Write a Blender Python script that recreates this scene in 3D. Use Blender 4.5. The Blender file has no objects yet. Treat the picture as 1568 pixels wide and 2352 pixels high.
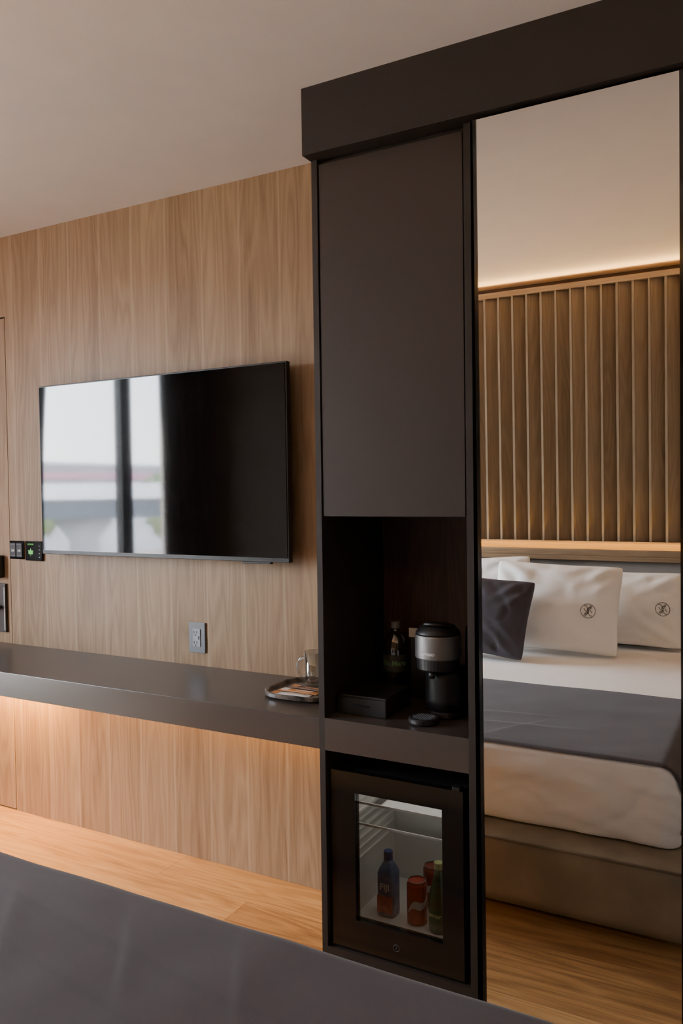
import bpy, bmesh, math, random
from mathutils import Vector, Matrix, noise
random.seed(4)
C = bpy.context.scene.collection
PI = math.pi
H = 1.40; D = 2.391; CEIL = 2.513

# ------------------------------------------------------------ node helpers
def newmat(name):
    m = bpy.data.materials.new(name); m.use_nodes = True
    nt = m.node_tree
    return m, nt, nt.nodes['Principled BSDF']
def mth(nt, op, a, b=None, c=None):
    n = nt.nodes.new('ShaderNodeMath'); n.operation = op
    for i, v in enumerate((a, b, c)):
        if v is None: continue
        if isinstance(v, (int, float)): n.inputs[i].default_value = v
        else: nt.links.new(v, n.inputs[i])
    return n.outputs[0]
def comb(nt, x, y, z):
    n = nt.nodes.new('ShaderNodeCombineXYZ')
    for i, v in enumerate((x, y, z)):
        if isinstance(v, (int, float)): n.inputs[i].default_value = v
        else: nt.links.new(v, n.inputs[i])
    return n.outputs[0]
def noi(nt, vec, scale=1, detail=3, rough=.5, dist=0):
    n = nt.nodes.new('ShaderNodeTexNoise')
    n.inputs['Scale'].default_value = scale; n.inputs['Detail'].default_value = detail
    n.inputs['Roughness'].default_value = rough; n.inputs['Distortion'].default_value = dist
    nt.links.new(vec, n.inputs['Vector'])
    return n.outputs['Fac']
def ramp(nt, fac, stops):
    n = nt.nodes.new('ShaderNodeValToRGB')
    while len(n.color_ramp.elements) < len(stops): n.color_ramp.elements.new(.5)
    for e, (p, c) in zip(n.color_ramp.elements, stops):
        e.position = p; e.color = (*c, 1)
    nt.links.new(fac, n.inputs[0]); return n.outputs[0]
def mixc(nt, fac, a, b, mode='MIX'):
    n = nt.nodes.new('ShaderNodeMix'); n.data_type = 'RGBA'; n.blend_type = mode
    for i, v in ((0, fac), (6, a), (7, b)):
        if isinstance(v, (int, float)): n.inputs[i].default_value = v
        elif isinstance(v, tuple): n.inputs[i].default_value = (*v, 1)
        else: nt.links.new(v, n.inputs[i])
    return n.outputs[2]
def bump(nt, b, height, strength, dist):
    n = nt.nodes.new('ShaderNodeBump'); n.inputs['Strength'].default_value = strength
    n.inputs['Distance'].default_value = dist
    nt.links.new(height, n.inputs['Height']); nt.links.new(n.outputs[0], b.inputs['Normal'])

def plain(name, col, rough=.5, metal=0, spec=.5, var=.06, vs=8, bmp=0, bs=300, sheen=0):
    m, nt, b = newmat(name)
    tc = nt.nodes.new('ShaderNodeTexCoord').outputs['Object']
    f = noi(nt, tc, vs, 3)
    c = ramp(nt, f, [(.3, tuple(x*(1-var) for x in col)), (.7, tuple(min(1, x*(1+var)) for x in col))])
    nt.links.new(c, b.inputs['Base Color'])
    b.inputs['Roughness'].default_value = rough; b.inputs['Metallic'].default_value = metal
    b.inputs['Specular IOR Level'].default_value = spec
    if sheen:
        b.inputs['Sheen Weight'].default_value = sheen; b.inputs['Sheen Roughness'].default_value = .4
    if bmp: bump(nt, b, noi(nt, tc, bs, 2), bmp, .002)
    return m
def emis(name, col, s):
    m, nt, b = newmat(name)
    b.inputs['Base Color'].default_value = (*col, 1)
    b.inputs['Emission Color'].default_value = (*col, 1); b.inputs['Emission Strength'].default_value = s
    return m
def wood(name, cd, cm, cl, across='X', along='Z', board=.17, rough=.45, seam=None, length=None, seamw=.012, tint=.25, spec=.4, knots=False, gc=1.0, cath=.17):
    m, nt, b = newmat(name)
    tc = nt.nodes.new('ShaderNodeTexCoord').outputs['Object']
    s = nt.nodes.new('ShaderNodeSeparateXYZ'); nt.links.new(tc, s.inputs[0])
    ax = {'X': 0, 'Y': 1, 'Z': 2}
    a = s.outputs[ax[across]]; l = s.outputs[ax[along]]
    ab = mth(nt, 'DIVIDE', a, board); idx = mth(nt, 'FLOOR', ab)
    wn = nt.nodes.new('ShaderNodeTexWhiteNoise'); wn.noise_dimensions = '1D'; nt.links.new(idx, wn.inputs['W'])
    r = wn.outputs['Value']
    rt = r
    if length:
        ll = mth(nt, 'ADD', mth(nt, 'DIVIDE', l, length), mth(nt, 'MULTIPLY', r, 3.7))
        li = mth(nt, 'FLOOR', ll)
        w2 = nt.nodes.new('ShaderNodeTexWhiteNoise'); w2.noise_dimensions = '1D'
        nt.links.new(mth(nt, 'ADD', mth(nt, 'MULTIPLY', li, 13.7), mth(nt, 'MULTIPLY', idx, 3.31)), w2.inputs['W'])
        rt = w2.outputs['Value']
    off = mth(nt, 'MULTIPLY', rt, 17.0)
    v1 = comb(nt, mth(nt, 'MULTIPLY', a, 9.0), off, mth(nt, 'MULTIPLY', l, .75))
    n1 = noi(nt, v1, 1, 2, .45)
    cont = mth(nt, 'PINGPONG', mth(nt, 'MULTIPLY', n1, 26.0), 1.0)
    v2 = comb(nt, mth(nt, 'MULTIPLY', a, 260.0), off, mth(nt, 'MULTIPLY', l, 7.0))
    n2 = noi(nt, v2, 1, 3, .6)
    v3 = comb(nt, mth(nt, 'MULTIPLY', a, 22.0), off, mth(nt, 'MULTIPLY', l, .8))
    n3 = noi(nt, v3, 1, 3, .5)
    f = mth(nt, 'ADD', mth(nt, 'MULTIPLY', n2, .45), mth(nt, 'MULTIPLY', cont, cath))
    f = mth(nt, 'ADD', f, mth(nt, 'MULTIPLY', n3, .45))
    f = mth(nt, 'ADD', f, mth(nt, 'MULTIPLY', mth(nt, 'SUBTRACT', rt, .5), tint))
    f = mth(nt, 'ADD', mth(nt, 'MULTIPLY', mth(nt, 'SUBTRACT', f, .55), gc), .55)
    col = ramp(nt, f, [(.34, cd), (.55, cm), (.76, cl)])
    if knots:
        v4 = comb(nt, mth(nt, 'MULTIPLY', a, 12.0), off, mth(nt, 'MULTIPLY', l, 2.6))
        kf = ramp(nt, noi(nt, v4, 1, 3, .55), [(.60, (0, 0, 0)), (.74, (1, 1, 1))])
        col = mixc(nt, mth(nt, 'MULTIPLY', kf, .6), col, cd)
    if seam:
        fr = mth(nt, 'ABSOLUTE', mth(nt, 'SUBTRACT', mth(nt, 'FRACT', ab), .5))
        if length:
            e = mth(nt, 'GREATER_THAN', fr, .5-seamw)
            fl = mth(nt, 'LESS_THAN', mth(nt, 'FRACT', ll), .0022)
            e = mth(nt, 'MAXIMUM', e, fl)
        else:
            e = mth(nt, 'MULTIPLY', mth(nt, 'MAXIMUM', mth(nt, 'SUBTRACT', fr, .5-seamw*2.5), 0.0), 1/(seamw*2.5))
        col = mixc(nt, mth(nt, 'MULTIPLY', e, .5), col, seam)
    nt.links.new(col, b.inputs['Base Color'])
    b.inputs['Roughness'].default_value = rough; b.inputs['Specular IOR Level'].default_value = spec
    bump(nt, b, n2, .12, .001)
    return m
def clear(name, tintc, refl=.08, rough=0.0):
    m = bpy.data.materials.new(name); m.use_nodes = True; nt = m.node_tree
    nt.nodes.remove(nt.nodes['Principled BSDF'])
    t = nt.nodes.new('ShaderNodeBsdfTransparent'); t.inputs[0].default_value = (*tintc, 1)
    g = nt.nodes.new('ShaderNodeBsdfGlossy'); g.inputs['Roughness'].default_value = rough
    lw = nt.nodes.new('ShaderNodeLayerWeight'); lw.inputs[0].default_value = .35
    mx = nt.nodes.new('ShaderNodeMixShader')
    nt.links.new(mth(nt, 'ADD', mth(nt, 'MULTIPLY', lw.outputs['Facing'], .35), refl), mx.inputs[0])
    nt.links.new(t.outputs[0], mx.inputs[1]); nt.links.new(g.outputs[0], mx.inputs[2])
    nt.links.new(mx.outputs[0], nt.nodes['Material Output'].inputs[0])
    return m

WALLW = wood('oak_wall', (.205, .121, .060), (.305, .194, .106), (.385, .258, .150), board=.172, seam=(.47, .335, .21), seamw=.018, tint=.12, gc=.84, cath=.20)
FLOORW = wood('oak_floor', (.22, .112, .044), (.42, .240, .096), (.54, .340, .155), across='Y', along='X', board=.185, length=1.25, seam=(.14, .07, .032), seamw=.008, rough=.35, tint=.18, knots=True, gc=.86)
SLATW = wood('walnut_slat', (.20, .143, .083), (.27, .198, .122), (.335, .25, .16), board=.081, seamw=.01, tint=.25)
FINW = wood('oak_fin', (.24, .19, .13), (.28, .225, .155), (.32, .26, .185), board=.05, tint=.1)
LEDGEW = wood('oak_ledge', (.23, .155, .09), (.31, .215, .13), (.39, .275, .17), across='Z', along='X', board=.2)
DARKW = plain('dark_laminate', (.0250, .0182, .0142), .5, spec=.35, var=.05, vs=3)
NICHE_SHADE = wood('niche_shaded_wood', (.045, .020, .012), (.075, .036, .022), (.10, .05, .03), board=.172, rough=.5)  # wood colour darkened to hold the niche's shade
DESKM = plain('desk_laminate', (.055, .0430, .0360), .28, spec=.6, var=.04, vs=3)
PLASTER = plain('ceiling_plaster', (.80, .735, .67), .9, var=.02, bmp=.15, bs=120)
WHITEWALL = plain('painted_wall', (.75, .66, .57), .9, var=.02, bmp=.1, bs=120)
BACKW = plain('back_wall_panel', (.10, .07, .05), .7, var=.05)
BLACK = plain('black_plastic', (.010, .009, .009), .4)
BLACKG = plain('black_gloss', (.006, .006, .006), .12, spec=.6)
MATTEB = plain('black_matte', (.010, .009, .009), .45)
GREYP = plain('grey_plate', (.17, .18, .20), .35)
GREYL = plain('grey_socket', (.32, .34, .38), .35)
STEEL = plain('steel', (.30, .28, .26), .45, metal=1)
GUNM = plain('gunmetal', (.07, .062, .055), .4, metal=.6)
WHITEF = plain('white_linen', (.955, .932, .90), .85, spec=.2, var=.02, vs=5, bmp=.25, bs=700)
RUNF = plain('runner_fabric', (.072, .0625, .066), .85, spec=.2, var=.06, vs=4, bmp=.3, bs=900, sheen=.18)
CUSHF = plain('cushion_fabric', (.072, .068, .080), .85, spec=.2, var=.1, vs=6, bmp=.4, bs=700)
BASEF = plain('base_velvet', (.24, .195, .135), .85, spec=.2, var=.16, vs=7, bmp=.3, bs=600)
HEADF = plain('headboard_fabric', (.27, .25, .235), .85, spec=.2, var=.06, vs=7, bmp=.3, bs=600)
CURTF = plain('curtain_fabric', (.045, .027, .025), .85, spec=.2, var=.1)
MARBLE = plain('brown_marble', (.12, .095, .08), .25, var=.75, vs=28)
PAPERW = plain('paper_white', (.80, .78, .74), .7)
PAPERO = plain('paper_orange', (.62, .26, .09), .6)
PAPERB = plain('paper_brown', (.16, .08, .045), .6)
LINER = plain('fridge_liner', (.66, .64, .61), .5, var=.03)
RED = plain('can_red', (.46, .055, .03), .3, spec=.6, var=.2, vs=40)
REDD = plain('can_dark_red', (.26, .04, .03), .3, spec=.6, var=.2, vs=40)
BLUEC = plain('cap_blue', (.03, .06, .20), .35)
BLUEL = plain('label_blue', (.13, .18, .30), .3, var=.5, vs=30)
PINKL = plain('label_pink', (.46, .09, .09), .4, var=.4, vs=60)
GREENG = plain('bottle_green', (.05, .08, .03), .12, spec=.8, var=.2)
YELL = plain('label_yellow', (.50, .50, .22), .45)
GREENT = plain('text_green', (.12, .27, .12), .5)
LABELG = plain('label_dim', (.045, .048, .042), .5, var=.3, vs=60)
TXTW = plain('text_white', (.75, .75, .75), .5)
TXTG = plain('text_grey', (.30, .30, .29), .5)
CAPG = plain('cap_dim', (.16, .16, .155), .5)
LOCKM = plain('mark_grey', (.05, .05, .05), .5)
STITCH = plain('stitch_grey', (.15, .14, .13), .8)
LEAF = emis('leaf_green', (.15, .65, .12), .3)
ICON = plain('icon_white', (.42, .40, .36), .5)
MIRROR, nt_, b_ = newmat('mirror_silver')
b_.inputs['Base Color'].default_value = (.97, .97, .96, 1); b_.inputs['Metallic'].default_value = 1; b_.inputs['Roughness'].default_value = 0
SCREEN, nt_, b_ = newmat('tv_screen')
b_.inputs['Base Color'].default_value = (.002, .002, .002, 1); b_.inputs['Roughness'].default_value = .040
b_.inputs['IOR'].default_value = 1.68
FGLASS = clear('fridge_glass', (.70, .69, .68), .012)
WGLASS = clear('window_glass', (.97, .98, .98), .03)
PET = clear('clear_plastic', (.82, .84, .84), .14, .08)
MUGG = clear('mug_glass', (.90, .91, .90), .16, .03)
SHGL = clear('shelf_glass', (.9, .92, .92), .03)

# ------------------------------------------------------------ object helpers
def wloc(p):
    v = Vector((0, 0, 0))
    while p: v += p.location; p = p.parent
    return v
def finish(name, bm, m, parent=None, smooth=False, bev=0, label=None, local=False):
    if bev:
        bmesh.ops.bevel(bm, geom=[e for e in bm.edges], offset=bev, segments=2, affect='EDGES', profile=.6)
    bmesh.ops.recalc_face_normals(bm, faces=bm.faces)
    me = bpy.data.meshes.new(name)
    if parent is not None and not local:
        o0 = wloc(parent)
        for v in bm.verts: v.co -= o0
    bm.to_mesh(me); bm.free()
    if smooth:
        for p in me.polygons: p.use_smooth = True
    me.materials.append(m)
    o = bpy.data.objects.new(name, me); C.objects.link(o)
    if parent is not None: o.parent = parent
    if label: o['label'] = label
    return o
def tag(o, label, cat, group=None):
    o['label'] = label; o['category'] = cat
    if group: o['group'] = group
    return o
def struct(o): o['kind'] = 'structure'; return o
def thing(name, label, cat, loc=(0, 0, 0), group=None):
    o = bpy.data.objects.new(name, None); C.objects.link(o); o.location = loc; o.empty_display_size = .05
    return tag(o, label, cat, group)
def B(*bs):
    bm = bmesh.new()
    for b in bs: addbox(bm, *b)
    return bm
def addbox(bm, x0, x1, y0, y1, z0, z1):
    vs = [bm.verts.new((x, y, z)) for x in (x0, x1) for y in (y0, y1) for z in (z0, z1)]
    for f in ((0, 1, 3, 2), (4, 6, 7, 5), (0, 4, 5, 1), (2, 3, 7, 6), (0, 2, 6, 4), (1, 5, 7, 3)):
        bm.faces.new([vs[i] for i in f])
def prism(bm, pts, z0, z1):
    a = [bm.verts.new((x, y, z0)) for x, y in pts]; b = [bm.verts.new((x, y, z1)) for x, y in pts]; n = len(pts)
    bm.faces.new(a); bm.faces.new(b)
    for k in range(n): bm.faces.new((a[k], a[(k+1) % n], b[(k+1) % n], b[k]))
def lathe(prof, cx=0, cy=0, n=40, bm=None, close=False):
    bm = bm or bmesh.new(); rings = []
    for r, z in prof:
        if r < 1e-6: rings.append([bm.verts.new((cx, cy, z))])
        else: rings.append([bm.verts.new((cx+r*math.cos(2*PI*k/n), cy+r*math.sin(2*PI*k/n), z)) for k in range(n)])
    seq = list(zip(rings, rings[1:]))
    if close: seq.append((rings[-1], rings[0]))
    for a, b in seq:
        for k in range(n):
            q = [a[k % len(a)], a[(k+1) % n % len(a)], b[(k+1) % n % len(b)], b[k % len(b)]]
            u = []
            for v in q:
                if v not in u: u.append(v)
            if len(u) > 2:
                try: bm.faces.new(u)
                except ValueError: pass
    return bm
def loft(prof, cx, cy, ax, ay, ex=4, n=56):
    bm = bmesh.new(); rings = []
    for ins, z in prof:
        ring = []
        for k in range(n):
            t = 2*PI*k/n; c, s = math.cos(t), math.sin(t)
            x = (ax-ins)*math.copysign(abs(c)**(2/ex), c); y = (ay-ins)*math.copysign(abs(s)**(2/ex), s)
            ring.append(bm.verts.new((cx+x, cy+y, z)))
        rings.append(ring)
    for a, b in zip(rings, rings[1:]):
        for k in range(n): bm.faces.new((a[k], a[(k+1) % n], b[(k+1) % n], b[k]))
    bm.faces.new(rings[0]); bm.faces.new(rings[-1])
    return bm
def tube(pts, r, n=8, bm=None, closed=False):
    bm = bm or bmesh.new(); pts = [Vector(p) for p in pts]; rings = []
    N = len(pts)
    for i, p in enumerate(pts):
        if closed: t = pts[(i+1) % N]-pts[i-1]
        else: t = pts[min(i+1, N-1)]-pts[max(i-1, 0)]
        t.normalize()
        up = Vector((0, 0, 1)) if abs(t.z) < .9 else Vector((0, 1, 0))
        s = t.cross(up).normalized(); u = s.cross(t)
        rings.append([bm.verts.new(p+r*(math.cos(2*PI*k/n)*s+math.sin(2*PI*k/n)*u)) for k in range(n)])
    pr = list(zip(rings, rings[1:]))
    if closed: pr.append((rings[-1], rings[0]))
    for a, b in pr:
        for k in range(n): bm.faces.new((a[k], a[(k+1) % n], b[(k+1) % n], b[k]))
    if not closed: bm.faces.new(rings[0]); bm.faces.new(rings[-1])
    return bm
def rbox(b0, b1, r, step, disp=None, flat=False):
    bm = bmesh.new(); b0 = Vector(b0); b1 = Vector(b1)
    i0 = b0+Vector((r,)*3); i1 = b1-Vector((r,)*3)
    if flat: i0.z = b0.z+.012
    n = [max(2, int(round((b1[k]-b0[k])/step))) for k in range(3)]
    for ax in range(3):
        u, v = [k for k in range(3) if k != ax]
        for side in (b0[ax], b1[ax]):
            g = []
            for i in range(n[u]+1):
                row = []
                for j in range(n[v]+1):
                    p = Vector((0, 0, 0)); p[ax] = side
                    p[u] = b0[u]+(b1[u]-b0[u])*i/n[u]; p[v] = b0[v]+(b1[v]-b0[v])*j/n[v]
                    q = Vector([min(max(p[k], i0[k]), i1[k]) for k in range(3)])
                    nn = (p-q).normalized(); p = q+nn*r
                    if disp: p = p+disp(p, nn)
                    if flat: p.z = max(p.z, b0.z)
                    row.append(bm.verts.new(p))
                g.append(row)
            for i in range(n[u]):
                for j in range(n[v]): bm.faces.new((g[i][j], g[i+1][j], g[i+1][j+1], g[i][j+1]))
    bmesh.ops.remove_doubles(bm, verts=bm.verts, dist=1e-5)
    return bm
def text_bm(body, size, depth=.0006, align='CENTER', bold=0):
    cu = bpy.data.curves.new('t', 'FONT'); cu.body = body; cu.size = size; cu.extrude = depth; cu.align_x = align; cu.align_y = 'CENTER'
    cu.offset = bold; cu.resolution_u = 3
    o = bpy.data.objects.new('t', cu); C.objects.link(o)
    dg = bpy.context.evaluated_depsgraph_get(); dg.update()
    me = bpy.data.meshes.new_from_object(o.evaluated_get(dg))
    bm = bmesh.new(); bm.from_mesh(me)
    bpy.data.objects.remove(o); bpy.data.meshes.remove(me); bpy.data.curves.remove(cu)
    return bm
def text_flat(body, size, x, y, z, depth=.0006, bold=0):
    bm = text_bm(body, size, depth, bold=bold)
    for v in bm.verts: a = v.co.copy(); v.co = Vector((x+a.x, y-a.z, z+a.y))
    return bm
def text_bent(body, size, cx, cy, R, z, ang0=0, bold=0):
    bm = text_bm(body, size, .0006, bold=bold)
    bmesh.ops.subdivide_edges(bm, edges=[e for e in bm.edges if e.calc_length() > R*.15], cuts=2)
    for v in bm.verts:
        a = v.co.copy(); t = ang0+a.x/R
        v.co = Vector((cx+(R+a.z)*math.sin(t), cy-(R+a.z)*math.cos(t), z+a.y))
    return bm

# ------------------------------------------------------------ room shell
XL, XR, YB = -4.30, 1.30, -3.14
struct(finish('floor', B((XL-.2, XR+.1, YB-.1, .12, -.05, 0)), FLOORW))
struct(finish('ceiling', B((XL-.2, XR+.1, YB-.1, .12, CEIL, CEIL+.1)), PLASTER))
DX0, DX1, DZ = -3.87, -2.972, 2.17
struct(finish('wall_front', B((DX1, XR, 0, .1, 0, CEIL), (DX0, DX1, 0, .1, DZ, CEIL), (XL, DX0, 0, .1, 0, CEIL), (DX0, DX1, .06, .1, 0, DZ)), WALLW))
struct(finish('wall_back', B((XL-.2, XR+.1, YB-.1, YB, 0, CEIL)), BACKW))
struct(finish('wall_right', B((XR, XR+.1, YB, 0, 0, CEIL)), WHITEWALL))
WY0, WY1, WZ0, WZ1 = -2.85, -1.15, .12, 2.42
struct(finish('wall_left', B((XL-.2, XL, WY1, .1, 0, CEIL), (XL-.2, XL, YB, WY0, 0, CEIL), (XL-.2, XL, WY0, WY1, 0, WZ0), (XL-.2, XL, WY0, WY1, WZ1, CEIL)), WHITEWALL))
dr = struct(finish('door_1', B((DX0+.005, DX1-.006, .002, .045, .005, DZ-.006)), WALLW))
dr['label'] = 'flush oak connecting door set in the panelled wall'
lk = finish('lock', B((-3.075, -3.012, -.035, .002, 1.03, 1.13)), BLACKG, dr, bev=.006)
pl_ = finish('handle_plate', B((-3.065, -3.000, -.010, .002, .79, 1.005)), GUNM, dr, bev=.003)
finish('plate_highlight', B((-3.010, -3.002, -.0115, -.010, .80, .99)), STEEL, pl_)  # bright strip set on the dark plate as its highlight
finish('handle', tube([(-3.035, -.008, .90), (-3.035, -.05, .90), (-3.05, -.055, .90), (-3.16, -.055, .90)], .009), STEEL, pl_, smooth=True)
w = struct(finish('window_1', B((XL-.12, XL-.05, WY0, WY0+.06, WZ0, WZ1), (XL-.12, XL-.05, WY1-.06, WY1, WZ0, WZ1),
    (XL-.12, XL-.05, WY0, WY1, WZ0, WZ0+.06), (XL-.12, XL-.05, WY0, WY1, WZ1-.06, WZ1), (XL-.12, XL-.05, -2.37, -2.26, WZ0, WZ1)), BLACK))
finish('pane', B((XL-.09, XL-.085, WY0+.06, WY1-.06, WZ0+.06, WZ1-.06)), WGLASS, w)

# curtains
def curtain(y0, y1, label, seed, flare):
    bm = bmesh.new(); n = int((y1-y0)/.012); rows = 14; g = []
    for j in range(rows+1):
        z = .02+(2.47-.02)*j/rows; row = []
        for i in range(n+1):
            t = i/n; y = y0+(y1-y0)*t
            k = math.sin(t*(y1-y0)*2*PI/.11+seed+.6*math.sin(7*t+seed))
            edge = (t if flare < 0 else 1-t)**3
            y += flare*edge*math.sin(PI*min(1, max(0, z/2.2)))**1
            row.append(bm.verts.new((XL+.09+.035*k+.008*noise.noise((y*3, z*1.5, seed)), y, z)))
        g.append(row)
    for j in range(rows):
        for i in range(n): bm.faces.new((g[j][i], g[j][i+1], g[j+1][i+1], g[j+1][i]))
    o = finish('curtain', bm, CURTF, smooth=True)
    md = o.modifiers.new('s', 'SOLIDIFY'); md.thickness = .004
    return tag(o, label, 'curtain')
curtain(-1.42, -.12, 'dark pleated curtain hanging between window and panelled wall', 1.0, .05)
curtain(-3.08, -2.52, 'dark pleated curtain hanging at window beside slatted wall', 2.3, -.05)
tag(finish('curtain_track', B((XL+.07, XL+.11, -3.12, -.08, 2.475, CEIL)), BLACK), 'slim black curtain track fixed to the ceiling above window', 'curtain track')

# ------------------------------------------------------------ header over wardrobe
YH = -.449
struct(finish('trim_1', B((-1.177, XR, YH, 0, 2.329, CEIL)), DARKW))

# ------------------------------------------------------------ cabinet tower
YF = -.408
cab = thing('cabinet', 'tall dark brown cabinet tower with open niche between desk and mirror', 'cabinet', (-.93, -.2, 0))
finish('side_panel', B((-1.172, -1.154, YF, -.002, 0, 2.329)), DARKW, cab)
finish('side_panel', B((-.7205, -.7015, YF, -.002, 0, 2.329)), DARKW, cab)
finish('shelf', B((-1.154, -.7205, YF, -.002, .652, .745)), DESKM, cab)
finish('shelf', B((-1.154, -.7205, YF+.025, -.002, 1.322, 1.34)), DARKW, cab)
finish('niche_shade_panel', B((-1.1535, -.721, -.010, -.002, .7455, 1.3215)), NICHE_SHADE, cab)  # added dark panel over the wall; the niche's shade is in its colour
finish('top_panel', B((-1.154, -.7205, YF+.02, -.002, 2.318, 2.329)), DARKW, cab)
finish('door', B((-1.150, -.7245, YF+.003, YF+.022, 1.324, 2.314)), plain('cabinet_door_laminate', (.034, .0245, .0198), .45, spec=.4, var=.05, vs=3), cab, bev=.001)
finish('base_board', B((-1.154, -.7205, YF, -.002, .0, .080)), DARKW, cab)

# filler + mirror door + right door
tag(finish('filler_strip', B((-.7005, -.684, YF+.03, -.01, 0, 2.329)), BLACKG), 'narrow glossy black strip between cabinet tower and mirror', 'trim strip')
mt = .0105
mir = thing('mirror', 'tall full height mirror door reflecting the bed', 'mirror', (-.44, -.425, 1.2))
def mbox(*bs):
    bm = bmesh.new()
    for (x0, x1, y0, y1, z0, z1) in bs: addbox(bm, x0+.44, x1+.44, y0, y1, z0-1.2, z1-1.2)
    return bm
finish('glass', mbox((-.676, -.205, 0, .006, .012, 2.318)), MIRROR, mir, local=True)
finish('frame', mbox((-.684, -.676, -.003, .03, .012, 2.318), (-.205, -.197, -.003, .03, .012, 2.318), (-.676, -.205, .007, .03, .012, 2.318)), BLACKG, mir, local=True)
mir.rotation_euler = (mt, 0, 0)   # hangs very slightly out of plumb
wd = thing('wardrobe', 'plain dark wardrobe front right of the mirror', 'wardrobe', (.55, -.2, 0))
finish('door', B((-.19, .55, YF, YF+.02, .01, 2.325)), DARKW, wd, bev=.001)
finish('door', B((.555, 1.29, YF, YF+.02, .01, 2.325)), DARKW, wd, bev=.001)
finish('handle', B((.50, .52, YF-.02, YF, 1.0, 1.3)), BLACK, wd, bev=.003)
finish('body', B((-.19, 1.29, YF+.021, -.01, 0, 2.326)), DARKW, wd)

# ------------------------------------------------------------ desk
dk = thing('desk', 'long floating dark brown desk shelf under the television', 'desk', (-2.2, -.2, .652))
finish('desktop', B((-3.14, -1.1725, -.406, -.001, .652, .742)), DESKM, dk, bev=.0015)
for xb in (-3.0, -1.9, -1.25):
    finish('bracket', B((xb, xb+.03, -.30, -.001, .63, .652)), BLACK, dk)

# ------------------------------------------------------------ television
tv = thing('television', 'large black flat television mounted on oak panelled wall', 'television', (-2.087, -.05, 1.15))
TX0, TX1, TZ0, TZ1 = -2.692, -1.483, 1.150, 1.840
finish('housing', B((TX0, TX1, -.068, -.045, TZ0, TZ1)), BLACK, tv, bev=.002)
finish('back_cover', B((TX0+.12, TX1-.12, -.045, -.022, TZ0+.05, TZ1-.12)), BLACK, tv, bev=.008)
finish('screen', B((TX0+.006, TX1-.006, -.0705, -.068, TZ0+.016, TZ1-.006)), SCREEN, tv)
finish('wall_bracket', B((-2.25, -1.92, -.022, -.0005, 1.3, 1.65)), STEEL, tv)
finish('sensor', B((-1.68, -1.56, -.069, -.05, TZ0-.007, TZ0)), BLACK, tv, bev=.002)

# ------------------------------------------------------------ wall plates
o = thing('outlet', 'grey wall outlet with two sockets above desk', 'outlet', (-1.9395, 0, .79))
finish('plate', B((-1.978, -1.901, -.007, -.0005, .791, .906)), GREYP, o, bev=.002)
finish('socket_face', B((-1.957, -1.922, -.010, -.007, .815, .882)), GREYL, o, bev=.001)
sl = []
for zc in (.829, .868):
    sl += [(-1.951, -1.9485, -.0108, -.010, zc-.004, zc+.006), (-1.9385, -1.936, -.0108, -.010, zc-.004, zc+.006), (-1.9465, -1.941, -.0108, -.010, zc-.012, zc-.007)]
sl += [(-1.930, -1.926, -.0108, -.010, .842, .855)]
finish('slots', B(*sl), BLACK, o)
o = thing('light_switch', 'black glass double switch plate beside the door', 'light switch', (-2.913, 0, 1.116))
finish('plate', B((-2.966, -2.880, -.009, -.0005, 1.116, 1.196)), BLACKG, o, bev=.002)
for xc in (-2.943, -2.903):
    k = finish('switch_button', B((xc-.017, xc+.017, -.012, -.009, 1.126, 1.186)), MATTEB, o, bev=.001)
    bm = bmesh.new()
    pts = [(-.009, 1.149), (.010, 1.149), (.010, 1.1585), (-.002, 1.1585), (-.003, 1.1525), (-.007, 1.1525), (-.007, 1.160), (-.009, 1.160)]
    bm.faces.new([bm.verts.new((xc+a, -.0124, b)) for a, b in pts])
    finish('icon', bm, ICON, k)
    finish('upper_line', B((xc-.014, xc+.014, -.0127, -.012, 1.180, 1.1806)), TXTG, k)
    finish('lower_line', B((xc-.014, xc+.014, -.0127, -.012, 1.131, 1.1316)), TXTG, k)
o = thing('thermostat', 'black glass thermostat showing a green leaf beside television', 'thermostat', (-2.81, 0, 1.11))
finish('plate', B((-2.862, -2.762, -.012, .0002, 1.112, 1.196)), BLACKG, o, bev=.002)
bm = bmesh.new()
for ang, L, px_, pz_ in ((90, .024, 0, 0), (45, .021, .001, 0), (135, .021, -.001, 0), (10, .016, 0, 0), (170, .016, 0, 0)):
    a = math.radians(ang); d = Vector((math.cos(a), 0, math.sin(a))); n_ = Vector((-d.z, 0, d.x)); c0 = Vector((-2.829+px_, -.0128, 1.143+pz_))
    bm.faces.new([bm.verts.new(p) for p in (c0, c0+d*L*.5+n_*.006, c0+d*L, c0+d*L*.5-n_*.006)])
addbox(bm, -2.8298, -2.8282, -.0132, -.0124, 1.132, 1.145)
finish('leaf_icon', bm, LEAF, o)
finish('display_text', text_flat('ECO ON', .009, -2.829, -.0126, 1.182), LEAF, o)
finish('buttons', B(*[(-2.779, -2.774, -.0128, -.012, z, z+.004) for z in (1.126, 1.142, 1.158, 1.174)]), TXTG, o)

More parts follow.
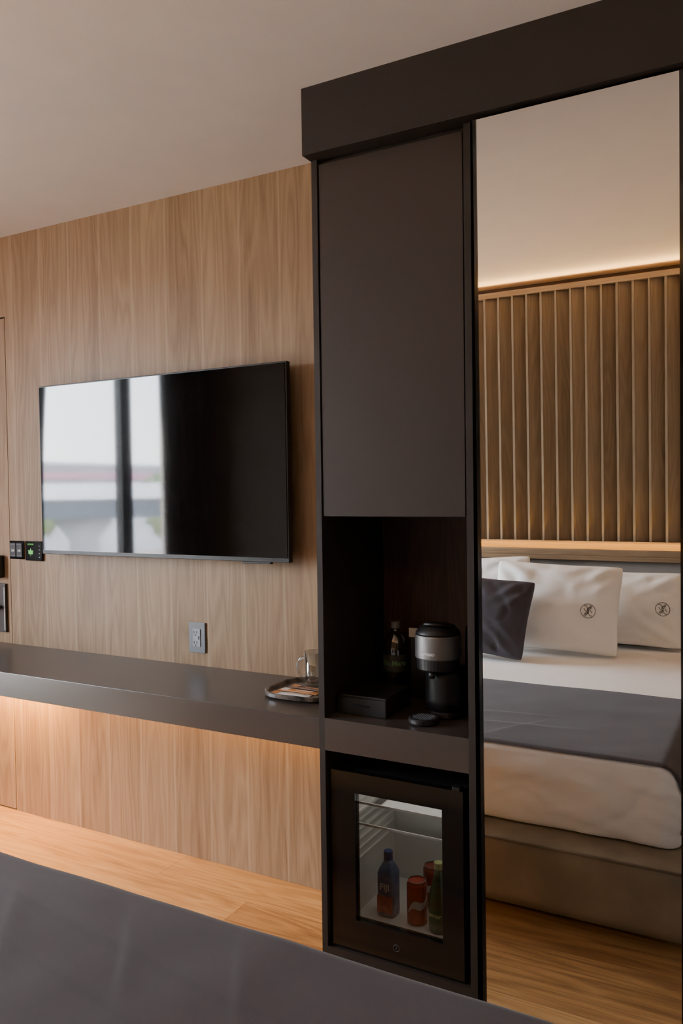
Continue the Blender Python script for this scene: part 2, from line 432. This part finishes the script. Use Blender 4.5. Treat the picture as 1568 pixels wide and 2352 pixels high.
# ------------------------------------------------------------ tray, mug, sachets
DT = .742
tray = finish('tray', loft([(.012, DT+.0005), (0, DT+.006), (0, DT+.017), (.004, DT+.019), (.010, DT+.017), (.014, DT+.008)], -1.352, -.168, .125, .128, 3.2), MARBLE, smooth=False)
tag(tray, 'dark brown marble tray on desk against cabinet tower', 'tray')
mz = DT+.0085
MX = -1.366
mug = thing('mug', 'clear glass mug standing on the marble tray', 'mug', (MX, -.10, mz))
finish('body', lathe([(0, mz), (.030, mz), (.034, mz+.01), (.0385, mz+.112), (.0365, mz+.112), (.032, mz+.012), (0, mz+.008)], MX, -.10), MUGG, mug, smooth=True)
pts = []
for i in range(13):
    a = PI/2+PI*i/12
    pts.append((MX-.034+.026*math.cos(a), -.116, mz+.060+.031*math.sin(a)))
finish('handle', tube(pts, .005), MUGG, mug, smooth=True)
def sachet(x, y, z, rz, m, label, L=.145, W=.036):
    bm = bmesh.new(); n = 12
    top = []; bot = []
    for i in range(n+1):
        t = i/n; th = .0005+.0022*math.sin(PI*t)**.5
        for arr, s in ((top, 1), (bot, 0)):
            arr.append([bm.verts.new((L*(t-.5), W*q, th*2*s if abs(q) < .4 else th)) for q in (-.5, -.25, .25, .5)])
    for arr in (top, bot):
        for a, b in zip(arr, arr[1:]):
            for k in range(3): bm.faces.new((a[k], b[k], b[k+1], a[k+1]))
    bmesh.ops.remove_doubles(bm, verts=bm.verts, dist=1e-6)
    o = finish('sachet', bm, m, smooth=True)
    o.location = (x, y, z); o.rotation_euler = (0, 0, rz)
    tag(o, label, 'sachet', 'sachets on the marble tray')
    return o
s1 = sachet(-1.375, -.247, mz, .10, PAPERW, 'white paper sachet lying nearest the front of the tray')
s2 = sachet(-1.368, -.204, mz, .0, PAPERO, 'orange sachet lying between white and brown sachets')
s3 = sachet(-1.360, -.160, mz, -.06, PAPERB, 'brown sachet lying nearest the glass mug')
for s_, mm in ((s1, PAPERO), (s2, PAPERW), (s3, PAPERO)):
    finish('printed_panel', B((-.060, -.035, -.012, .012, .005, .0054)), mm, s_, local=True)
    finish('printed_line', B((-.01, .055, -.003, .003, .005, .0054)), mm, s_, local=True)

# ------------------------------------------------------------ niche items
NZ = .7455
bx_ = thing('storage_box', 'low black box with a slot beside the niche left wall', 'box', (-1.07, -.26, NZ))
finish('body', B((-1.147, -.990, -.345, -.175, NZ, NZ+.050)), MATTEB, bx_, bev=.002)
finish('lid', B((-1.149, -.988, -.347, -.173, NZ+.0505, NZ+.058)), MATTEB, bx_, bev=.002)
finish('slot', B((-1.10, -1.04, -.3462, -.345, NZ+.026, NZ+.031)), BLACKG, bx_)

wb = thing('water_bottle', 'clear plastic water bottle standing in the dark niche', 'bottle', (-1.07, -.10, NZ))
R = .040
finish('body', lathe([(0, NZ), (.032, NZ), (R, NZ+.01), (R-.003, NZ+.03), (R, NZ+.05), (R-.003, NZ+.065), (R, NZ+.08), (R, NZ+.14), (R, NZ+.160), (.034, NZ+.185), (.018, NZ+.207), (.014, NZ+.212), (.014, NZ+.217), (0, NZ+.217)], -1.07, -.10), PET, wb, smooth=True)
finish('cap', lathe([(0, NZ+.237), (.014, NZ+.237), (.015, NZ+.217), (0, NZ+.217)], -1.07, -.10), CAPG, wb, smooth=False)
lb = finish('label_wrap', lathe([(R+.0006, NZ+.085), (R+.0006, NZ+.138)], -1.07, -.10), LABELG, wb, smooth=True)
finish('label_text', text_bent('Sta.Maria', .022, -1.07, -.10, R+.001, NZ+.112, math.radians(18), .0004), GREENT, lb)

tb = thing('tea_caddy', 'dark caddy with white card behind the coffee machine', 'caddy', (-.985, -.055, NZ))
finish('body', B((-1.026, -.945, -.09, -.02, NZ, NZ+.195)), MATTEB, tb, bev=.003)
finish('card', B((-1.028, -.975, -.093, -.088, NZ+.190, NZ+.218)), PAPERW, tb)

cm = thing('coffee_machine', 'black pod coffee machine with silver band in the niche', 'coffee machine', (-.862, -.22, NZ))
cx, cy = -.865, -.255
finish('base', loft([(.004, NZ), (0, NZ+.003), (0, NZ+.016), (.004, NZ+.02)], cx+.012, cy+.06, .058, .085, 2.6), MATTEB, cm, smooth=False)
finish('column', lathe([(0, NZ+.02), (.060, NZ+.02), (.059, NZ+.05), (.058, NZ+.11), (.060, NZ+.137), (0, NZ+.137)], cx+.008, cy+.035), BLACK, cm, smooth=True)
finish('collar', lathe([(0, NZ+.137), (.052, NZ+.137), (.061, NZ+.143), (.062, NZ+.172), (0, NZ+.172)], cx, cy), MATTEB, cm, smooth=False)
fb = finish('band', lathe([(0, NZ+.1725), (.0645, NZ+.1725), (.066, NZ+.176), (.066, NZ+.236), (.0645, NZ+.239), (0, NZ+.239)], cx, cy, 64), plain('brushed_band', (.22, .215, .21), .45, metal=.7), cm, smooth=False)
finish('brand_text', text_bent('NESPRESSO', .0095, cx, cy, .0665, NZ+.190, math.radians(-8), .0003), TXTW, fb)
finish('lid', lathe([(0, NZ+.2395), (.064, NZ+.2395), (.063, NZ+.246), (.050, NZ+.262), (.032, NZ+.268), (0, NZ+.269)], cx, cy), MATTEB, cm, smooth=True)
finish('lever', tube([(cx-.035, cy-.02, NZ+.262), (cx-.02, cy-.045, NZ+.272), (cx+.02, cy-.045, NZ+.272), (cx+.045, cy-.01, NZ+.262)], .005), BLACK, cm, smooth=True)
finish('water_tank', lathe([(0, NZ+.005), (.042, NZ+.005), (.042, NZ+.235), (.039, NZ+.245), (0, NZ+.246)], cx+.078, cy+.13), MATTEB, cm, smooth=True)
finish('spout', lathe([(0, NZ+.118), (.008, NZ+.118), (.011, NZ+.137), (0, NZ+.137)], cx-.004, cy-.037, 20), BLACK, cm, smooth=True)
dt_ = finish('drip_tray', lathe([(0, NZ), (.038, NZ), (.043, NZ+.004), (.043, NZ+.014), (.040, NZ+.017), (0, NZ+.016)], -.880, -.328), MATTEB, cm, smooth=False)
bm = bmesh.new()
for i in range(-5, 6):
    for j in range(-5, 6):
        if i*i+j*j < 26:
            X_, Y_ = -.880+i*.0062, -.328+j*.0062
            addbox(bm, X_-.0014, X_+.0014, Y_-.0014, Y_+.0014, NZ+.0165, NZ+.0175)
finish('grille', bm, GREYP, dt_)

# ------------------------------------------------------------ fridge
fr = thing('refrigerator', 'small black glass door minibar built into cabinet base', 'refrigerator', (-.94, -.2, .08))
FX0, FX1, FZ0, FZ1 = -1.142, -.742, .0815, .596
finish('body', B((FX0, FX0+.03, -.37, -.03, FZ0, FZ1), (FX1-.03, FX1, -.37, -.03, FZ0, FZ1), (FX0+.03, FX1-.03, -.37, -.03, FZ1-.03, FZ1), (FX0+.03, FX1-.03, -.37, -.03, FZ0, FZ0+.055), (FX0+.03, FX1-.03, -.04, -.03, FZ0+.055, FZ1-.03)), BLACK, fr)
LX0, LX1, LZ0, LZ1 = FX0+.031, FX1-.031, .1380, .565
rib = [(LX0+.003, LX0+.008, -.36, -.06, z, z+.005) for z in [.30+.028*i for i in range(9)]]
rib2 = [(LX1-.008, LX1-.003, -.36, -.06, z, z+.005) for z in [.30+.028*i for i in range(9)]]
finish('liner', B((LX0, LX0+.003, -.369, -.043, LZ0, LZ1), (LX1-.003, LX1, -.369, -.043, LZ0, LZ1), (LX0, LX1, -.369, -.043, LZ0, LZ0+.003), (LX0, LX1, -.369, -.043, LZ1-.003, LZ1), (LX0, LX1, -.046, -.043, LZ0, LZ1), *rib, *rib2), LINER, fr)
TRW = plain('trim_white', (.80, .80, .78), .4)
for z in (.432, .494):
    sh = finish('shelf', B((LX0+.009, LX1-.009, -.350, -.06, z, z+.003)), SHGL, fr)
    finish('shelf_trim', B((LX0+.009, LX1-.009, -.3535, -.350, z-.002, z+.004)), TRW, sh)
GX0, GX1, GZ0, GZ1 = -1.066, -.802, .172, .538
d = finish('door', B((FX0, GX0, -.397, -.371, FZ0, FZ1), (GX1, FX1, -.397, -.371, FZ0, FZ1), (GX0, GX1, -.397, -.371, GZ1, FZ1), (GX0, GX1, -.397, -.371, FZ0, GZ0)), BLACKG, fr)
finish('glass', B((GX0, GX1, -.388, -.384, GZ0, GZ1)), FGLASS, d)
bm = bmesh.new()
tube([(-.94+.009*math.cos(a), -.3975, .125+.009*math.sin(a)) for a in [2*PI*k/24 for k in range(24)]], .0009, 6, bm, True)
tube([(-.94, -.3975, .121), (-.94, -.3975, .129)], .0009, 6, bm)
finish('lock_mark', bm, LOCKM, d, smooth=True)
finish('hinge', B((FX1-.03, FX1-.008, -.399, -.372, FZ1, FZ1+.01)), BLACK, fr, bev=.002)

# drinks
FZ = LZ0+.0035
fj = thing('water_bottle', 'square blue water bottle with blue cap inside minibar', 'bottle', (-1.026, -.265, FZ))
finish('body', loft([(.003, FZ), (0, FZ+.005), (0, FZ+.125), (.006, FZ+.14), (.015, FZ+.155), (.016, FZ+.162)], -1.026, -.265, .0275, .0275, 5), BLUEL, fj, smooth=True)
finish('cap', lathe([(0, FZ+.162), (.0135, FZ+.162), (.0135, FZ+.186), (.012, FZ+.188), (0, FZ+.188)], -1.026, -.265, 24), BLUEC, fj)
lb = finish('label_panel', B((-1.051, -1.001, -.2933, -.2927, FZ+.012, FZ+.062)), PINKL, fj)
finish('label_text', text_flat('FIJI', .026, -1.026, -.2933, FZ+.088, bold=.0006), TXTW, fj)
def can(x, y, m, label, ang):
    c = thing('drink_can', label, 'can', (x, y, FZ), 'red drink cans in the minibar')
    finish('body', lathe([(0, FZ), (.024, FZ), (.030, FZ+.007), (.030, FZ+.112), (.026, FZ+.12), (0, FZ+.12)], x, y), m, c, smooth=False)
    finish('rim', lathe([(.026, FZ+.1202), (.027, FZ+.1235), (.0245, FZ+.1235), (.024, FZ+.1202)], x, y, close=True), STEEL, c)
    bm = bmesh.new(); a0 = None; n = 26
    for i in range(n+1):
        t = i/n; a = ang-1.1+2.2*t; zz = FZ+.035+.05*t+.012*math.sin(t*2*PI); wv = .010*math.sin(PI*t)+.002
        pr = [bm.verts.new((x+.0306*math.sin(a), y-.0306*math.cos(a), zz+s*wv)) for s in (-1, 1)]
        if a0: bm.faces.new((a0[0], pr[0], pr[1], a0[1]))
        a0 = pr
    finish('printed_swirl', bm, TXTW, c)
can(-.932, -.27, RED, 'bright red can with white swirl at front of minibar', .5)
can(-.925, -.165, REDD, 'darker red can behind the bright red can', .3)
gb = thing('water_bottle', 'green glass bottle with yellow label at minibar door edge', 'bottle', (-.858, -.285, FZ))
finish('body', lathe([(0, FZ), (.026, FZ), (.029, FZ+.006), (.030, FZ+.08), (.026, FZ+.115), (.014, FZ+.155), (.012, FZ+.18), (0, FZ+.18)], -.858, -.285), GREENG, gb, smooth=True)
finish('cap', lathe([(0, FZ+.196), (.013, FZ+.196), (.0135, FZ+.178), (0, FZ+.178)], -.858, -.285, 24), YELL, gb)
lb = finish('label_band', lathe([(.0306, FZ+.03), (.0308, FZ+.075)], -.858, -.285), plain('label_green', (.03, .09, .03), .4), gb, smooth=True)
finish('label_text', text_bent('Perrier', .018, -.858, -.285, .0312, FZ+.054, -.25, .0004), YELL, lb)

# ------------------------------------------------------------ bed
BX0, BX1, BY0, BY1 = -2.26, -.285, -2.875, -1.043
ZT = .517; ZB = .268
bed = thing('bed', 'low bed base upholstered in taupe velvet facing the mirror', 'bed', (-1.27, -1.9, 0))
finish('base', rbox((BX0-.08, -2.915, .04), (-.20, -.93, .262), .02, .04), BASEF, bed, smooth=True)
finish('piping', tube([(BX0-.075, -.935, .255), (-.205, -.935, .255), (-.205, -2.91, .255)], .006), BASEF, bed, smooth=True)
for x in (BX0+.1, -.42):
    for y in (-2.7, -1.15): finish('leg', B((x-.03, x+.03, y-.03, y+.03, 0, .045)), BLACK, bed)
RC = .055
def ddisp(p, n):
    k = .008*noise.noise(p*2.2)+.003*noise.noise(p*6.0)
    if n.z < .6:
        f = min(1, max(0, (.50-p.z)/.06))
        k += f*(.010*noise.noise(Vector((p.x*8+3, p.y*8, p.z*2.5)))+.012*abs(noise.noise(Vector((p.x*4, p.y*4, p.z*5+9)))))
        k += f*.016*(abs(noise.noise(Vector((p.x*6+p.z*11, p.y*6-p.z*7, p.z*9))))-.15)
        k -= f*.010*max(0, .10-abs(noise.noise(Vector((p.x*5-p.z*8, p.y*5+4, p.z*6+2)))))*10*.6
        k += f*.018*math.sin(PI*min(1, max(0, (p.z-.262)/.26)))
    if n.y > 0: k -= .024*n.y*min(1, max(0, (p.x+1.7)/1.3))
    return Vector((n.x, n.y, 0))*k+Vector((0, 0, n.z*k*.6 if n.z > 0 else 0))
tag(finish('duvet', rbox((BX0, BY0, ZB), (BX1, BY1, ZT), RC, .0125, ddisp, True), WHITEF, smooth=True), 'white duvet tucked smoothly over the whole bed', 'duvet')
def on_duvet(p, off):
    i0 = Vector((BX0+RC, BY0+RC, ZB+.012)); i1 = Vector((BX1-RC, BY1-RC, ZT-RC))
    q = Vector([min(max(p[k], i0[k]), i1[k]) for k in range(3)]); n = (p-q).normalized()
    s = q+n*RC
    return s+ddisp(s, n)+n*off, n
CREASES = [(-1.60, -1.19, -.55, -1.335, .010, .0022), (-1.60, -1.30, -.70, -1.45, .010, .0020), (-1.22, -1.12, -.98, -1.42, .009, .0016),
           (-.95, -1.10, -.74, -1.42, .009, .0015), (-1.55, -1.14, -1.25, -1.46, .009, .0016)]
def crease(x, y):
    h = 0
    for x0, y0, x1, y1, wd_, ht in CREASES:
        dx, dy = x1-x0, y1-y0; L2 = dx*dx+dy*dy
        t = ((x-x0)*dx+(y-y0)*dy)/L2; tt = min(1, max(0, t))
        px_, py_ = x0+dx*tt, y0+dy*tt
        dist = math.hypot(x-px_, y-py_)
        side = ((x-x0)*dy-(y-y0)*dx)
        w2 = wd_*(.8 if side > 0 else 4.0)
        h += ht*math.exp(-(dist/w2)**2)*(1-abs(2*tt-1)**3)
    return h
bm = bmesh.new(); path = []
zlo = .31
for i in range(9): path.append((BX0, zlo+(ZT-zlo)*i/9))
nx = 300
for i in range(nx+1): path.append((BX0+(BX1-BX0)*i/nx, ZT))
for i in range(1, 10): path.append((BX1, ZT-(ZT-zlo)*i/9))
g = []; ny = 120; RY0, RY1 = -1.86, -1.078
for j in range(ny+1):
    row = []
    y = RY0+(RY1-RY0)*j/ny
    for (x, z) in path:
        w2 = noise.noise(Vector((x*1.6+y*2.0, y*1.1-x*.5, 4.)))
        w3 = noise.noise(Vector((x*5+y*7, y*3-x*2, 9.)))
        off = .005+.004*max(0, w2)+.0016*w3+crease(x, y)
        off *= .6+.4*min(1, (ny-j)/9)
        p, n = on_duvet(Vector((x, y, z)), max(.004, off))
        row.append(bm.verts.new(p))
    g.append(row)
for j in range(ny):
    for i in range(len(path)-1): bm.faces.new((g[j][i], g[j][i+1], g[j+1][i+1], g[j+1][i]))
rn = finish('bed_runner', bm, RUNF, smooth=True)
tag(rn, 'charcoal grey bed runner spread across foot of the bed', 'bed runner')

# pillows
def pillow(name, w, h, t, loc, rx, ry, rz, m, label, cat, seed, group=None, logo=None, conc=.05, wr=.014):
    def surf(u, v, s):
        cn = 1-.035*abs(u*v)**8
        x = u*w/2*(1-conc*(1-v*v))*cn; z = h/2+v*h/2*(1-conc*(1-u*u))*cn
        e = max(0, (1-u*u)*(1-v*v))
        th = t/2*e**.38
        ed = min(1, 4*e)
        rr = Vector((x*5, z*5, seed*3.1+s))
        th += ed*wr*(noise.noise(rr)+.7*noise.noise(rr*2.3))
        th -= ed*.009*max(0, .12-abs(noise.noise(Vector((x*7+z*5, z*7-x*4, seed+9)))))*8*(1-e*.5)
        cr = (abs(u)*abs(v))
        th += ed*.012*cr*math.sin((abs(u)-abs(v))*14+seed)
        return Vector((x, s*max(0, th), z+.0))
    bm = bmesh.new(); n = 48
    par = [math.sin(PI/2*(2*i/n-1)) for i in range(n+1)]
    for s in (-1, 1):
        g = [[bm.verts.new(surf(a, b, s)) for b in par] for a in par]
        for i in range(n):
            for j in range(n): bm.faces.new((g[i][j], g[i+1][j], g[i+1][j+1], g[i][j+1]))
    bmesh.ops.remove_doubles(bm, verts=bm.verts, dist=1e-5)
    o = finish(name, bm, m, smooth=True)
    o.location = loc; o.rotation_euler = (rx, ry, rz)
    tag(o, label, cat, group)
    if logo:
        lu, lv, lr = logo; bm = bmesh.new()
        def P(dx, dz):
            p = surf(lu+dx*2/w, lv+dz*2/h, 1); p.y += .0012; return p
        def line(pts, r):
            out = []
            for a, b in zip(pts, pts[1:]):
                for k in range(5): out.append((a[0]+(b[0]-a[0])*k/5, a[1]+(b[1]-a[1])*k/5))
            out.append(pts[-1]); tube([P(a*lr, b*lr) for a, b in out], r, 6, bm)
        N = 30; q = .0014
        tube([P(lr*math.cos(2*PI*k/N), lr*math.sin(2*PI*k/N)) for k in range(N)], q, 6, bm, True)
        line([(-.62, .66), (-.25, .66), (.10, .08), (.10, -.30), (-.15, -.52), (-.45, -.40)], q)
        line([(.62, -.66), (.25, -.66), (-.10, -.08), (-.10, .30), (.15, .52), (.45, .40)], q)
        line([(-.36, -.82), (.16, .12), (.52, .74)], q)
        line([(-.52, -.74), (-.16, -.12), (.36, .82)], q)
        line([(-.55, .30), (-.30, -.12)], q); line([(.55, -.30), (.30, .12)], q)
        finish('logo', bm, STITCH, o, smooth=True, local=True)
    return o
G = 'white pillows against the headboard'
R_ = math.radians
ZM = ZT+.014
pillow('pillow', .68, .39, .15, (-.775, -2.735, ZM), R_(18), 0, R_(0), WHITEF, 'white pillow with round emblem nearest right edge of mirror', 'pillow', 1, G, (.75, -.02, .034))
pillow('pillow', .66, .435, .16, (-1.53, -2.71, ZM+.01), R_(18), R_(-3), R_(2), WHITEF, 'plain white pillow standing behind the emblem pillow and dark cushion', 'pillow', 2, G)
pillow('pillow', .64, .455, .18, (-1.02, -2.455, ZM+.005), R_(22), R_(2), R_(-3), WHITEF, 'white pillow with round emblem beside the dark cushion', 'pillow', 3, G, (.57, -.12, .036))
pillow('pillow', .60, .43, .15, (-1.73, -2.46, ZM+.006), R_(22), R_(2), R_(0), WHITEF, 'plain white pillow directly behind the dark cushion', 'pillow', 5, G)
pillow('cushion', .46, .40, .16, (-1.33, -2.245, ZM+.004), R_(24), R_(3), R_(4), CUSHF, 'square charcoal cushion leaning in front of white pillows', 'cushion', 4, None, None, .06, .008)

# headboard
hb = thing('headboard', 'grey upholstered headboard capped with an oak ledge', 'headboard', (-1.2, -3.0, 0))
finish('upholstered_panel', rbox((-2.75, -3.0, .0), (.30, -2.925, .945), .015, .08), HEADF, hb, smooth=True)
finish('ledge', B((-2.75, .30, -3.125, -2.90, .946, .972)), LEDGEW, hb, bev=.002)
finish('ledge_lip', B((-2.75, .30, -2.915, -2.90, .9725, 1.006)), LEDGEW, hb, bev=.002)
finish('light_strip', B((-2.70, .25, -2.960, -2.950, .9725, .976)), emis('led_warm', (1, .60, .14), 3), hb)
sp = thing('slat_panel', 'wall panel of angled vertical walnut slats above the headboard', 'wall panel', (-1.2, -3.1, .975))
finish('backing', B((-2.75, .60, -3.05, -3.03, .975, 2.45)), LEDGEW, sp)
bmf = bmesh.new(); bme = bmesh.new()
x = -2.73
while x < .52:
    prism(bmf, [(x+.001, -2.980), (x+.013, -2.972), (x+.080, -3.002), (x+.074, -3.012)], 1.045, 2.425)
    prism(bme, [(x, -2.9795), (x, -2.966), (x+.012, -2.966), (x+.012, -2.9715), (x+.001, -2.9795)], 1.045, 2.425)
    x += .081
finish('slats', bmf, SLATW, sp)
finish('slat_edges', bme, FINW, sp)
finish('top_rail', B((-2.75, .60, -3.05, -2.962, 2.425, 2.455)), LEDGEW, sp)
finish('bottom_rail', B((-2.75, .60, -3.03, -2.960, 1.036, 1.045)), LEDGEW, sp)
for xb in (-2.70, -1.2, .50):
    finish('batten', B((xb, xb+.04, -3.138, -3.05, 1.035, 2.0)), LEDGEW, sp)

# ------------------------------------------------------------ outside
GZ = -6.0
struct(finish('ground', B((-160, XL-1.0, -160, 40, GZ-.2, GZ)), plain('ground_pale', (.66, .52, .45), .9, var=.2, vs=.3)))
ov = thing('bridge', 'pale concrete overpass with round columns outside the window', 'bridge', (-19, -15.5, GZ))
def along(s, w):
    return Vector((-19+.67*s-.74*w, -15.5-.74*s-.67*w, 0))
def obb(s0, s1, w0, w1, z0, z1, bm):
    vs = []
    for s in (s0, s1):
        for w in (w0, w1):
            for z in (z0, z1): p = along(s, w); p.z = z; vs.append(bm.verts.new(p))
    for f in ((0, 1, 3, 2), (4, 6, 7, 5), (0, 4, 5, 1), (2, 3, 7, 6), (0, 2, 6, 4), (1, 5, 7, 3)): bm.faces.new([vs[i] for i in f])
CONC = plain('concrete', (.17, .185, .21), .9, var=.1, vs=1)
CONCW = plain('concrete_pale', (.9, .9, .92), .9, var=.05, vs=1)
CONCC = plain('concrete_column', (.5, .52, .56), .9, var=.1, vs=1)
bm = bmesh.new(); obb(-60, 60, -.5, 3, .62, 1.27, bm); finish('deck', bm, CONC, ov)
bm = bmesh.new(); obb(-60, 60, -.6, -.4, 1.20, 1.68, bm); finish('parapet', bm, CONCW, ov)
for s in (-27, -14, .2, 11, 24):
    p = along(s, 1.2); finish('column', lathe([(.45, GZ), (.45, -.1), (1.0, .62), (0, .62)], p.x, p.y, 24), CONCC, ov, smooth=True)
def tree(x, y, h, r, col, label):
    t = thing('tree', label, 'tree', (x, y, GZ))
    finish('trunk', lathe([(.2, GZ), (.12, GZ+h*.6), (0, GZ+h*.62)], x, y, 10), BLACK, t)
    bm = bmesh.new()
    for k in range(7):
        c = Vector((x+random.uniform(-.6, .6)*r, y+random.uniform(-.6, .6)*r, GZ+h*.7+random.uniform(-.4, .4)*r))
        g0 = bmesh.ops.create_icosphere(bm, subdivisions=3, radius=r*.6)
        for v in g0['verts']: v.co = c+v.co*(1+.5*noise.noise(v.co*2.5+c))
    finish('crown', bm, plain('foliage', col, .9, var=.6, vs=3), t, smooth=True)
tree(-20, -13.0, 6.4, 1.5, (.12, .22, .07), 'green tree growing left of the overpass column outside window')
tree(-12.2, -12.9, 7.4, 1.0, (.55, .08, .28), 'pink flowering tree growing before the overpass')
tree(-40, -30, 9.6, 2.4, (.22, .30, .15), 'tall green tree growing beyond the overpass deck')
tree(-34, -38, 9.4, 2.2, (.26, .32, .18), 'yellow green tree growing far beyond the overpass')
tree(-14.6, -15.4, 6.0, 1.2, (.14, .20, .09), 'small dark green tree growing under the overpass')
bd = thing('building', 'distant pale building on the skyline beyond overpass', 'building', (-78, -70, GZ))
finish('walls', B((-86, -70, -96, -46, GZ, 4.4)), plain('far_wall', (.60, .61, .64), .9, var=.2, vs=.2), bd); finish('roof', B((-86.5, -69.5, -96.5, -45.5, 4.4, 4.8)), plain('far_roof', (.5, .52, .56), .9), bd)
finish('awning', B((-69.9, -69.4, -94, -48, 3.0, 3.7)), plain('awning_pink', (.60, .34, .40), .8), bd)

# ------------------------------------------------------------ light
wld = bpy.data.worlds.new('World'); bpy.context.scene.world = wld; wld.use_nodes = True
nt = wld.node_tree; bg = nt.nodes['Background']
tc = nt.nodes.new('ShaderNodeTexCoord'); s = nt.nodes.new('ShaderNodeSeparateXYZ'); nt.links.new(tc.outputs['Generated'], s.inputs[0])
c = ramp(nt, mth(nt, 'ADD', s.outputs[2], .02), [(0, (1.0, .98, .97)), (.25, (.76, .86, 1.0))])
nt.links.new(c, bg.inputs[0]); bg.inputs[1].default_value = 46
def area(name, loc, rot, sx, sy, power, col, portal=False):
    l = bpy.data.lights.new(name, 'AREA'); l.shape = 'RECTANGLE'; l.size = sx; l.size_y = sy; l.energy = power; l.color = col
    o = bpy.data.objects.new(name, l); C.objects.link(o); o.location = loc; o.rotation_euler = rot
    if portal: l.cycles.is_portal = True
    return o
area('window_portal', (XL-.02, (WY0+WY1)/2, (WZ0+WZ1)/2), (0, -PI/2, 0), WZ1-WZ0, WY1-WY0, 1, (1, 1, 1), True)
area('cove_light', (-1.1, -3.02, 2.460), (R_(180-66), 0, 0), 3.2, .012, 12, (1, .57, .18))
area('ledge_light', (-1.2, -2.950, .978), (R_(180), 0, 0), 2.9, .01, 14, (1, .55, .10))
area('desk_light_left', (-2.92, -.08, .645), (0, 0, 0), .42, .03, 22, (1, .47, .06))
area('desk_light', (-2.05, -.06, .645), (0, 0, 0), 1.7, .03, 7, (1, .50, .09))
area('fridge_fill', (-.94, -.21, .5615), (0, 0, 0), .28, .22, .6, (1, .95, .88))  # added fill brightening the minibar interior, where daylight falls in

# ------------------------------------------------------------ camera
cam = bpy.data.cameras.new('camera'); co = bpy.data.objects.new('camera', cam); C.objects.link(co)
fw = Vector((-.4814, .8761, -.02816)).normalized(); rt = Vector((.8765, .4811, -.01364))
rt = (rt-fw*rt.dot(fw)).normalized(); up = rt.cross(fw)
m = Matrix((rt, up, -fw)).transposed().to_4x4(); m.translation = (0, -D, H)
co.matrix_world = m
cam.sensor_width = 36; cam.lens = 36*1850/2352; cam.clip_start = .02; cam.clip_end = 500
bpy.context.scene.camera = co
